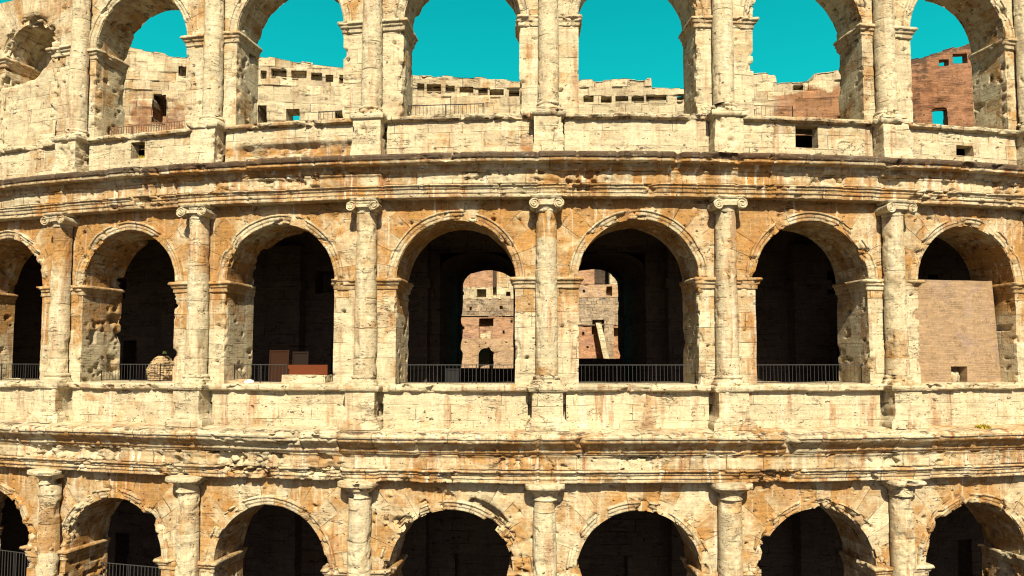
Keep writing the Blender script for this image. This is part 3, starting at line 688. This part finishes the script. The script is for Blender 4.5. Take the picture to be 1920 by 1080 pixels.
mb = MB(); holed(mb, -28.2, C['mid'][-1]-3.3, -12.8, 9.05, [], -12.05, .5, .8); holed(mb, C['mid'][0]+3.3, 28.2, -12.8, 9.05, [], -12.05, .5, .8); mb.build('passage_end_wall', SOOT_SHADE, root)

# masonry filling of the left blind arch of the top storey
c = C['up'][-4]; S = ST['up']
mb = MB(); X, Y = np.meshgrid(seg(c-1.75, c+1.75, .06), seg(9.2, 15.5, .06), indexing='ij'); mb.grid(np.stack([X, X*0+S['d0'], Y], -1), None, (0, 1, 0))
def ff(V, Nn, c=c):
    Q = base_noise(V, 1.4, 8); x = V[:, 0]-c; q = sst(V[:, 2]-.3*fbm(V, 2, 3, .9)-.7*np.clip(x-.3, 0, 3), 12.3, 13.3)
    Q[:, 1] -= .05+1.46*q+.05*fbm(V, 3, 9, 1.8); return Q
mb.build('arch_filling', TRAV, root, ff, lambda P: np.stack([.12+0*P[:, 0], 0*P[:, 0], 0*P[:, 0]], 1))

# ------------------------------------------------------------------ brick filling of an arch in the middle storey
c = C['mid'][2]; mb = MB()
def tl(a): return 3.25+.05*(h1(np.floor(a/.28)+90, 2)-.5)
holed(mb, 14.6, 19.30, -1.1, tl, [(16.84, -1.08, 17.62, -.33, .55)], -1.0, .5, .09)
def slant(V, Nn):
    Q = base_noise(V, .5, 4); t = np.clip((V[:, 0]-18)/1.3, 0, 1); Q[:, 0] -= t*.28*np.clip((V[:, 2]+1)/4.3, 0, 1); return Q
bi = mb.build('brick_infill', TAN, None, slant, lambda P: np.stack([.3+0*P[:, 0], 0*P[:, 0], 0*P[:, 0]], 1))
tag(bi, 'flat tan brick wall filling the lower part of an arch, small square hole at foot', 'wall')
# rubble inside the hole of the filling
def blob(name, u, d, z, ru, rd, rz, mat, seed, amp=.15, n=28, tone=None, mapf=cyl):
    mb = MB(); th = np.linspace(0, 2*pi, n*2); ph = np.linspace(-pi/2, pi/2, n)
    P = np.stack([u+ru*np.cos(th)[:, None]*np.cos(ph)[None], d+rd*np.sin(th)[:, None]*np.cos(ph)[None], z+rz*np.sin(ph)[None]+0*th[:, None]], -1)
    mb.grid(P, None, (P-np.array([u, d, z]))/np.array([ru, rd, rz]), flip=False)
    def f(V, Nn):
        k = 1+amp*2*fbm(V, 3, seed, 1.2/max(ru, .2))
        ctr = np.array([u, d, z]); Q = ctr+(V-ctr)*k[:, None]; return Q
    return mb.build(name, mat, None, f, tone, mapf)
rb = blob('rubble_heap', 17.2, -1.35, -.85, .34, .18, .34, PALE, 5, .3); tag(rb, 'small pale rubble heap inside the square hole of the tan brick wall', 'rubble')

# ------------------------------------------------------------------ ruined walls standing behind the top storey
def backmap(P): return np.stack([P[:, 0], 13-.003*(P[:, 0]-1)**2-P[:, 1], P[:, 2]+GZ], 1)
TX = [-30, -24.2, -22.8, -21.39, -20.1, -19.2, -15.87, -13.78, -11.37, -7.09, -4.32, -1.23, 2.46, 6.46, 6.50, 8.33, 10.9, 11.0, 13.4, 13.5, 15.4, 15.5, 16.89, 18.6]
TZ = [18.4, 17.65, 17.36, 17.19, 17.01, 17.55, 17.28, 17.03, 16.78, 16.44, 16.24, 16.08, 16.05, 16.06, 15.5, 15.45, 15.4, 16.2, 16.15, 15.66, 15.68, 15.95, 16.1, 16.3]
def toppale(a):
    b = np.floor(a/.62); return np.interp(a, TX, TZ)+(h1(b+300, 4)-.6)*.20
wins = [(-21.71, 13.2, -20.98, 14.81, 1.6), (-15.97, 13.2, -15.49, 14.39, 1.4), (-14.41, 13.43, -13.68, 14.22, None), (-11.69, 13.5, -11.18, 14.12, 1.2), (-20.36, 15.95, -19.94, 16.49, .5), (14.37, 15.11, 14.93, 15.37, None),
        (-15.9, 15.95, -15.56, 16.44, .4), (-15.32, 16.11, -14.46, 16.55, .4), (-14.16, 16.05, -13.33, 16.48, .4), (-13.08, 15.95, -12.45, 16.38, .4), (-12.26, 15.86, -11.82, 16.27, .4), (-11.5, 15.8, -10.9, 16.2, .4),
        (-7.02, 15.5, -6.6, 15.86, .5), (-6.47, 15.42, -5.64, 15.83, .5), (-5.39, 15.38, -4.84, 15.73, .35), (-4.56, 15.33, -3.76, 15.67, .5), (-3.48, 15.3, -2.93, 15.59, .3), (-2.81, 15.18, -2.0, 15.53, .5), (-1.7, 15.13, -1.11, 15.47, .5), (-.6, 15.0, .2, 15.4, .5),
        (1.6, 14.75, 2.3, 15.1, .5), (2.58, 14.72, 3.16, 15.09, .5), (3.59, 14.68, 4.2, 15.05, 1.2), (4.41, 14.73, 5.15, 15.04, .4), (5.33, 14.73, 6.06, 15.03, .4), (6.18, 14.76, 7.33, 15.08, .4), (7.93, 14.81, 8.32, 15.06, .4), (16.9, 15.2, 17.6, 15.6, .5)]
mb = MB(); holed(mb, -29, 18.6, 9.0, toppale, wins, 0., 1.1, .075, mapd=None)
def tback(P):
    x, d, z = P.T
    r = .6*sst(z+.5*fbm(P, 3, 16, 1.2), 15.0, 14.2)*sst(x, -23.8, -22.6)*sst(x, -18.8, -20.2)+.75*sst(x, 12.0, 14.6)*sst(z+.5*fbm(P, 3, 15, .9), 15.3, 14.5)+.3*sst(x, 12., 15.)
    return np.stack([.1+.25*fbm(P, 2, 5, .4)+.15*sst(x, -4, -22), .25*sst(z-np.interp(x, TX, TZ), -.4, 0.)*sst(fbm(P, 2, 61, .5), 0, .4), r], 1)
bw = mb.build('ruined_wall', PALE, None, rough(21, 1.2, .055, .52, .95), tback, backmap)
tag(bw, 'long pale ruined stone wall with a row of square sockets behind the top arches', 'wall')
BX = [18.62, 19.5, 20.79, 22.0, 23.77, 25.74, 30]; BZ = [16.2, 16.3, 16.55, 16.85, 17.3, 17.75, 18.6]
mb = MB(); holed(mb, 18.62, 29, 9.0, lambda a: np.interp(a, BX, BZ)+(h1(np.floor(a/.6)+70, 9)-.6)*.14, [(21.97, 16.04, 22.47, 16.40, None), (22.67, 16.14, 23.41, 16.69, None), (21.6, 12.55, 22.34, 13.62, None), (19.6, 15.8, 20.6, 16.15, None)], .05, .4, .08)
rw = mb.build('ruined_brick_wall', REDBRICK, None, rough(22, 1.6, .03, .6, 1.1), lambda P: np.stack([.3+1.0*fbm(P, 3, 5, .7), .2+.5*sst(fbm(P*np.array([1, 1, .25]), 3, 62, .9), .0, .5)+.5*sst(P[:, 2]-np.interp(P[:, 0], BX, BZ), -.35, -.1), .6*fbm(P, 3, 8, .6)], 1), backmap)
tag(rw, 'rising red brick ruined wall with a small window, behind the rightmost top arch', 'wall')

# ------------------------------------------------------------------ ruins of the arena seen through the two passages
def ruinmap(Y): return lambda P: np.stack([P[:, 0], Y-P[:, 1], P[:, 2]+GZ], 1)
M35 = ruinmap(35.)
def wallpart(name, mat, par, x0, x1, z0, z1, holes, d, seed, ochre=.2, rag=.15, th=.8, crustv=0., rust=0.):
    mb = MB(); tp = lambda a: z1+(h1(np.floor(a/.3)+200, seed)-.7)*rag
    holed(mb, x0, x1, z0, tp, holes, d, th, .09)
    return mb.build(name, mat, par, rough(seed, 1.3), lambda P: np.stack([ochre+.4*fbm(P, 2, seed, .6), crustv+0*P[:, 0], rust+.3*fbm(P, 2, seed+2, .7)], 1), M35)
r1 = empty('brick_ruin', (-5, 35, GZ-3)); tag(r1, 'sunlit brick ruin with small arched doorway below a square window, seen through an arch', 'ruin')
r1.location = (0, 0, 0)
mb = MB(); panel(mb, -4.41, -12, 0.9, -3, 1.75, .66, .66, .25, .15, .9, .09)
mb.build('lower_wall', BRICK, r1, chipper(-4.41, .25, .66, .66, .15, .9, .12, .1, 41, .1, 14, (-1, 1.6), (-7, -1)), lambda P: np.stack([.25+.4*fbm(P, 2, 41, .9), 0*P[:, 0], .15+.3*fbm(P, 2, 43, .8)], 1), M35)
wallpart('doorway_back', BRICK, r1, -6.2, -2.4, -3, 1.6, [(-4.2, -2., -3.7, .9, .8)], -1.6, 42, rust=.35)
wallpart('middle_wall', CLAY, r1, -12, .9, 1.6, 3.95, [(-5.04, 1.76, -3.75, 3.58, 1.5), (-6.55, 2.6, -6.35, 2.85, .5), (-2.9, 2.2, -2.72, 2.5, .5), (-2.2, 3.2, -2.0, 3.4, .5)], 0, 43, .0, crustv=0.)
wallpart('rubble_band', GREYR, r1, -12, .9, 3.8, 5.42, [(-5.9, 4.3, -5.7, 4.6, .4), (-3.2, 4.4, -2.9, 4.7, .4)], .12, 44, .4, .3, crustv=.18)
wallpart('stone_band', PALE, r1, -12, .9, 5.35, 6.45, [(-5.24, 5.51, -4.38, 6.23, 1.2), (-2.6, 5.6, -2.2, 6.0, .8), (-6.6, 5.7, -6.4, 5.95, .5), (-3.8, 5.5, -3.46, 6.44, .7)], -.1, 45, -.2, .12)
wallpart('upper_wall', CLAY, r1, -12, -3.8, 6.42, 11, [(-5.9, 6.42, -5.78, 11., .2)], -.15, 46, .0, .2)
wallpart('upper_wall', PALE, r1, -3.46, .9, 6.42, 10, [], -.12, 47, .4, .3)
wallpart('chamber_back', SOOT_SHADE, r1, -6, -2, 5, 11, [], -1.6, 48)
s = blob('rubble_heap', -4.4, -.45, 1.95, .55, .3, .42, PALE, 6, .3, mapf=M35); tag(s, 'pale rubble heap lying in the square window of the sunlit brick ruin', 'rubble')
r2 = empty('brick_ruin'); tag(r2, 'sunlit grey rubble ruin with leaning pale shaft in front, seen through an arch', 'ruin')
wallpart('lower_wall', CLAY, r2, 1.2, 13, -2, 3.0, [(5.05, -1.0, 6.1, 2.9, .9), (4.2, 2.1, 4.4, 2.35, .5), (4.6, .9, 4.8, 1.1, .5), (6.98, .45, 7.95, 2.72, 2.)], 0, 51, .6, .1, crustv=0.)
wallpart('buttress', GREYR, r2, 6.12, 6.96, -1, 3.05, [], .5, 52, .2, .3)
wallpart('rubble_band', GREYR, r2, 1.2, 13, 2.95, 5.5, [(5.1, 3.05, 6.19, 3.45, 1.), (7.58, 4.04, 7.87, 4.61, .8)], .1, 53, .0, .3)
wallpart('stone_band', BRICK, r2, 1.2, 13, 5.45, 6.68, [(6.4, 5.58, 6.93, 6.44, .9), (4.3, 5.9, 4.5, 6.15, .5), (7.6, 5.9, 7.85, 6.3, .6)], -.1, 54, .2, .1)
wallpart('upper_wall', CLAY, r2, 1.2, 5.36, 6.64, 11, [], -.12, 55, -.4, .1)
wallpart('upper_wall', PALE, r2, 6.71, 13, 6.64, 10, [], -.08, 56, .2, .3)
wallpart('chamber_back', SOOT_SHADE, r2, 4.5, 7.5, 6., 10, [], -2.4, 57)
# a pale shaft leaning against the ruin
mb = MB(); n = 9
L0 = np.array([6.25, 1.15, -.2]); L1 = np.array([5.62, .35, 3.15]); t = seg(0, 1, .05); s_ = np.linspace(-1, 1, n)
ctr = L0[None]+(L1-L0)[None]*t[:, None]
for nrm, f in (((0, 1, 0), lambda s: (s*.24, .2+0*s)), ((-1, 0, 0), lambda s: (-.24+0*s, s*.2)), ((1, 0, 0), lambda s: (.24+0*s, s*.2)), ((0, -1, 0), lambda s: (s*.24, -.2+0*s))):
    a, b = f(s_); mb.grid(np.stack([ctr[:, None, 0]+a[None], ctr[:, None, 1]+b[None], ctr[:, None, 2]+0*a[None]], -1), None, nrm)
X, Y = np.meshgrid(s_, s_, indexing='ij'); mb.grid(np.stack([L1[0]+.24*X, L1[1]+.2*Y, L1[2]+0*X], -1), None, (0, 0, 1))
ls = mb.build('stone_shaft', PALE, None, rough(58, 1.4), lambda P: np.stack([-.3+0*P[:, 0], 0*P[:, 0], 0*P[:, 0]], 1), M35); tag(ls, 'pale broken stone shaft leaning against the rubble ruin beyond the passage', 'stone shaft')

# ------------------------------------------------------------------ ground
def sheet(name, x0, x1, y0, y1, z, mat, n=2):
    mb = MB(); X, Y = np.meshgrid(np.linspace(x0, x1, n), np.linspace(y0, y1, n), indexing='ij'); mb.grid(np.stack([X, Y, X*0+z-GZ], -1), None, (0, 0, 1))
    o = mb.build(name, mat, None, None, None, flatmap); tag(o, kind='structure'); return o
sheet('ground', -1500, 1500, -1500, 1500, 0., GRAVEL)
def bx(mb, x0, x1, y0, y1, z0, z1, st=.3):
    """closed box"""
    for ax, (lo, hi) in enumerate(((x0, x1), (y0, y1), (z0, z1))):
        o = [i for i in range(3) if i != ax]; rg = ((x0, x1), (y0, y1), (z0, z1))
        A, B = np.meshgrid(seg(*rg[o[0]], st), seg(*rg[o[1]], st), indexing='ij')
        for v, sg in ((lo, -1), (hi, 1)):
            P = np.zeros(A.shape+(3,)); P[..., ax] = v; P[..., o[0]] = A; P[..., o[1]] = B
            nr = [0, 0, 0]; nr[ax] = sg; mb.grid(P, None, nr, flip=(sg > 0) == (ax == 1))
def world_place(o, u, d, z, rz=0):
    loc, th = at(u, d, z); o.location = loc; o.rotation_euler = (0, 0, th+rz)
def locmap(P): return P
mb = MB(); bx(mb, 1.5, 14, -.3, 7, -13, -.12, 1.0)
tr = mb.build('terrace', BRICK, None, rough(60, 2.), lambda P: np.stack([.3+0*P[:, 0], 0*P[:, 0], .3+0*P[:, 0]], 1), M35); tag(tr, kind='structure')

# ------------------------------------------------------------------ railings
RAILS = {}
def copy_tree(o):
    r = o.copy(); COL.objects.link(r)
    for ch in o.children:
        c = ch.copy(); COL.objects.link(c); c.parent = r
    return r
def railing(L, h, sp, bw, mat, matbar, u, d, z, label, group, rz=0, name='metal_railing', cat='railing', mid=False):
    key = (L, h, sp, bw, mat.name, matbar.name)
    if key in RAILS: r = copy_tree(RAILS[key])
    else:
        r = empty(name); RAILS[key] = r
        mb = MB(); bx(mb, -L/2, L/2, -.015, .015, h-.028, h, 1.); mb.build('top_rail', matbar, r, mapf=locmap, smooth=False)
        mb = MB(); bx(mb, -L/2, L/2, -.015, .015, .08, .11, 1.); mb.build('bottom_rail', mat, r, mapf=locmap, smooth=False)
        if mid: mb = MB(); bx(mb, -L/2, L/2, -.02, .02, h*.55, h*.55+.06, 1.); mb.build('middle_rail', mat, r, mapf=locmap, smooth=False)
        n = max(2, int(round(L/1.45))+1)
        for i in range(n):
            x = -L/2+L*i/(n-1); mb = MB(); bx(mb, x-.014, x+.014, -.02, .02, 0, h+.02, 1.); mb.build('post', mat, r, mapf=locmap, smooth=False)
        mb = MB(); x = -L/2+sp; q = np.random.default_rng(int(L*100))
        while x < L/2-.02:
            j = q.uniform(-.012, .012); bx(mb, x-bw/2+j, x+bw/2+j, -bw/2, bw/2, .09, h-.03, 2.); x += sp
        mb.build('bar_panel', matbar, r, mapf=locmap, smooth=False)
    world_place(r, u, d, z, rz); tag(r, label, cat, group); return r
gm = 'railings across the middle arches'
for k, lb in ((-4, 'thin metal railing in the narrow middle storey arch left of the round stump'),
              (-3, 'thin metal railing in front of the round brick stump'),
              (-1, 'thin metal railing in the arch with a grey panel leaning behind it'),
              (0, 'thin metal railing in the arch right of the middle column'),
              (1, 'thin metal railing in the dark arch next to the brick-filled arch')):
    railing(4.5, .78, .15, .010, IRON, STEEL, C['mid'][k], -.75 if k != -3 else -1.3, -1.02, lb, gm)
railing(2.3, .78, .15, .010, IRON, STEEL, -11.5, -.9, -1.02, 'short metal railing in front of the plywood boards', gm)
gu = 'railings across the top arches'
railing(4.1, .75, .13, .022, RUSTIRON, RUSTIRON, -17.6, -1.3, 9.37, 'rusty brown railing in the leftmost open top arch', gu)
railing(1.2, .72, .2, .016, IRON, IRON, -8.75, -1.3, 9.37, 'very short thin railing beside the right pier of the second open top arch', gu)
railing(3.1, .8, .16, .014, IRON, IRON, -4.0, -1.3, 9.37, 'thin wire-like railing in the top arch left of the middle column', gu)
railing(1.9, .8, .19, .014, IRON, RUSTIRON, 9.3, -1.3, 9.37, 'thin railing in front of the red patch of wall in a top arch', gu)
gl = 'gates of the ground floor arches'
railing(4.6, 4.05, .18, .024, IRON, STEEL, C['low'][-3], -1.7, -12.8, 'tall barred iron gate in the second ground floor arch from the left', gl, name='iron_gate', cat='gate', mid=True)
railing(4.6, 4.05, .18, .024, IRON, STEEL, C['low'][-4], -1.7, -12.8, 'tall barred iron gate in the ground floor arch at the left edge', gl, name='iron_gate', cat='gate', mid=True)

# ------------------------------------------------------------------ things standing in the middle galleries
mb = MB(); th = np.linspace(0, 2*pi, 90); zz = seg(0, 1.42, .02); q = zz/1.42
rad = .60*np.clip(1-np.clip((q-.55)/.45, 0, 1)**2.2*.75, .1, 1)*(.9+.1*np.sin(q*2.6))
lay = np.floor(zz/.11); rad = rad*(1+.10*(h1(lay+40, 3)-.5))-.025*(np.abs((zz/.11) % 1-.5) > .36)
mb.grid(np.stack([-17.2+rad[None]*np.cos(th)[:, None], -2.25+.85*rad[None]*np.sin(th)[:, None], -1.32+zz[None]+0*th[:, None]], -1), None, np.stack([np.cos(th), np.sin(th), 0*th], 1)[:, None, :]+np.zeros((1, len(zz), 1)), flip=True)
def fst(V, Nn):
    Q = V.copy(); n = .10*fbm(V, 3, 5, 1.8)+.07*cells(V, 6, 5.); Q[:, 0] += Nn[:, 0]*n; Q[:, 1] += Nn[:, 1]*n; return Q
st_ = mb.build('masonry_stump', LAYER, None, fst, lambda P: np.stack([-.1+0*P[:, 0], 0*P[:, 0], 0*P[:, 0]], 1)); tag(st_, 'rounded stump of layered brick masonry standing behind the railing in a middle storey arch', 'stump')
def board(name, u0, u1, z0, z1, d, mat, label, cat, tilt=0., frame=None):
    r = empty(name); wd, h = u1-u0, z1-z0
    mb = MB(); bx(mb, -wd/2, wd/2, -.02, .02, 0, h, .3); mb.build('panel', mat, r, mapf=locmap, smooth=False)
    for x in (-wd/2+.03, wd/2-.03):
        mb = MB(); bx(mb, x-.03, x+.03, -.05, .035, -.0, h+.01, .5); mb.build('batten', frame or mat, r, mapf=locmap, smooth=False)
    mb = MB(); bx(mb, -wd/2+.062, wd/2-.062, -.045, .03, h-.06, h+.005, .5); mb.build('batten', frame or mat, r, mapf=locmap, smooth=False)
    world_place(r, (u0+u1)/2, d, z0); r.rotation_euler = (tilt, 0, r.rotation_euler[2]); tag(r, label, cat); return r
WOODD = simple('weathered_plywood', (.014, .008, .005, 1), .85, scale=3)
board('plywood_board', -12.05, -11.16, -1.3, .34, -2.5, WOOD, 'taller orange-brown plywood board standing behind the short metal railing', 'board', -.05)
board('plywood_board', -11.12, -10.4, -1.3, .28, -2.8, WOODD, 'darker plywood board standing just right of the taller orange one', 'board', -.05)
board('notice_panel', -4.12, -3.55, -1.3, -.42, -2.3, GREYP, 'plain dark grey panel leaning behind the railing left of the middle column', 'panel', -.12)
tb = empty('hoarding'); world_place(tb, -9.6, -1.15, -.66)
mb = MB(); bx(mb, -.85, .85, -.03, .03, 0, .40, .2); mb.build('panel', TERRA, tb, mapf=locmap, smooth=False)
for x in (-.8, 0, .8): mb = MB(); bx(mb, x-.03, x+.03, .032, .07, 0, .38, .3); mb.build('batten', WOODD, tb, mapf=locmap, smooth=False)
tag(tb, 'low terracotta coloured hoarding standing on the pale stone block in an arch', 'hoarding')
mb = MB(); bx(mb, -10.5, -8.7, -1.5, -.75, -1.25, -.66, .07)
pb = mb.build('stone_block', TRAV, None, rough(64, 1.2), lambda P: np.stack([-.15+0*P[:, 0], 0*P[:, 0], 0*P[:, 0]], 1)); tag(pb, 'long low pale stone block lying on the sill under the terracotta hoarding', 'stone block')
dh = blob('debris_heap', -12.2, -.75, -.98, .42, .28, .16, BRICK, 35, .4); tag(dh, 'small heap of reddish debris on the sill at the left end of the short railing', 'debris')
sk = blob('sack', -11.75, -.5, -.93, .2, .14, .10, CLOTH, 36, .3, 16); tag(sk, 'crumpled white sack lying on the sill beside the reddish debris', 'sack')

# ------------------------------------------------------------------ weeds on the ledges
def tuft(u, d, z, w, h, n, mat, seed, label):
    q = np.random.default_rng(seed); mb = MB()
    for i in range(n):
        a = q.uniform(0, 2*pi); r = q.uniform(0, .5)**.7*w; x, y = r*cos(a), r*sin(a)*.6; hh = h*q.uniform(.4, 1)*(1-r/w*.5); lx, ly = q.normal(0, .35, 2)*hh; wd = q.uniform(.012, .03)
        t = np.linspace(0, 1, 4); b = q.uniform(0, pi); wx, wy = cos(b)*wd, sin(b)*wd
        c = np.stack([x+lx*t**1.5, y+ly*t**1.5, hh*t], 1); k = (1-t*.8)[:, None]
        mb.grid(np.stack([c-k*np.array([wx, wy, 0]), c+k*np.array([wx, wy, 0])], 1), None, (0, 1, 0))
    o = mb.build('weed', mat, None, mapf=locmap, smooth=False); world_place(o, u, d, z); tag(o, label, 'weed', 'weeds on the ledges')
tuft(16.6, .62, -2.66, .5, .22, 260, LEAF, 1, 'wide yellow weed on the lower cornice under the brick-filled arch')
tuft(18.9, .5, -2.62, .35, .2, 160, LEAF, 2, 'yellow weed on the lower cornice at the right edge')
tuft(-17.1, -.7, 8.32, .35, .25, 160, LEAF, 3, 'dry weed in the square hole below the leftmost open top arch')
tuft(-16.9, -2.0, .2, .14, .16, 40, LEAFG, 4, 'tiny dark weed on top of the round masonry stump')
for u_, zz in ((10.4, 7.66),): tuft(u_, .3, zz, .3, .14, 80, LEAFG, 5, 'small dark weed on the upper cornice below the larger square hole')
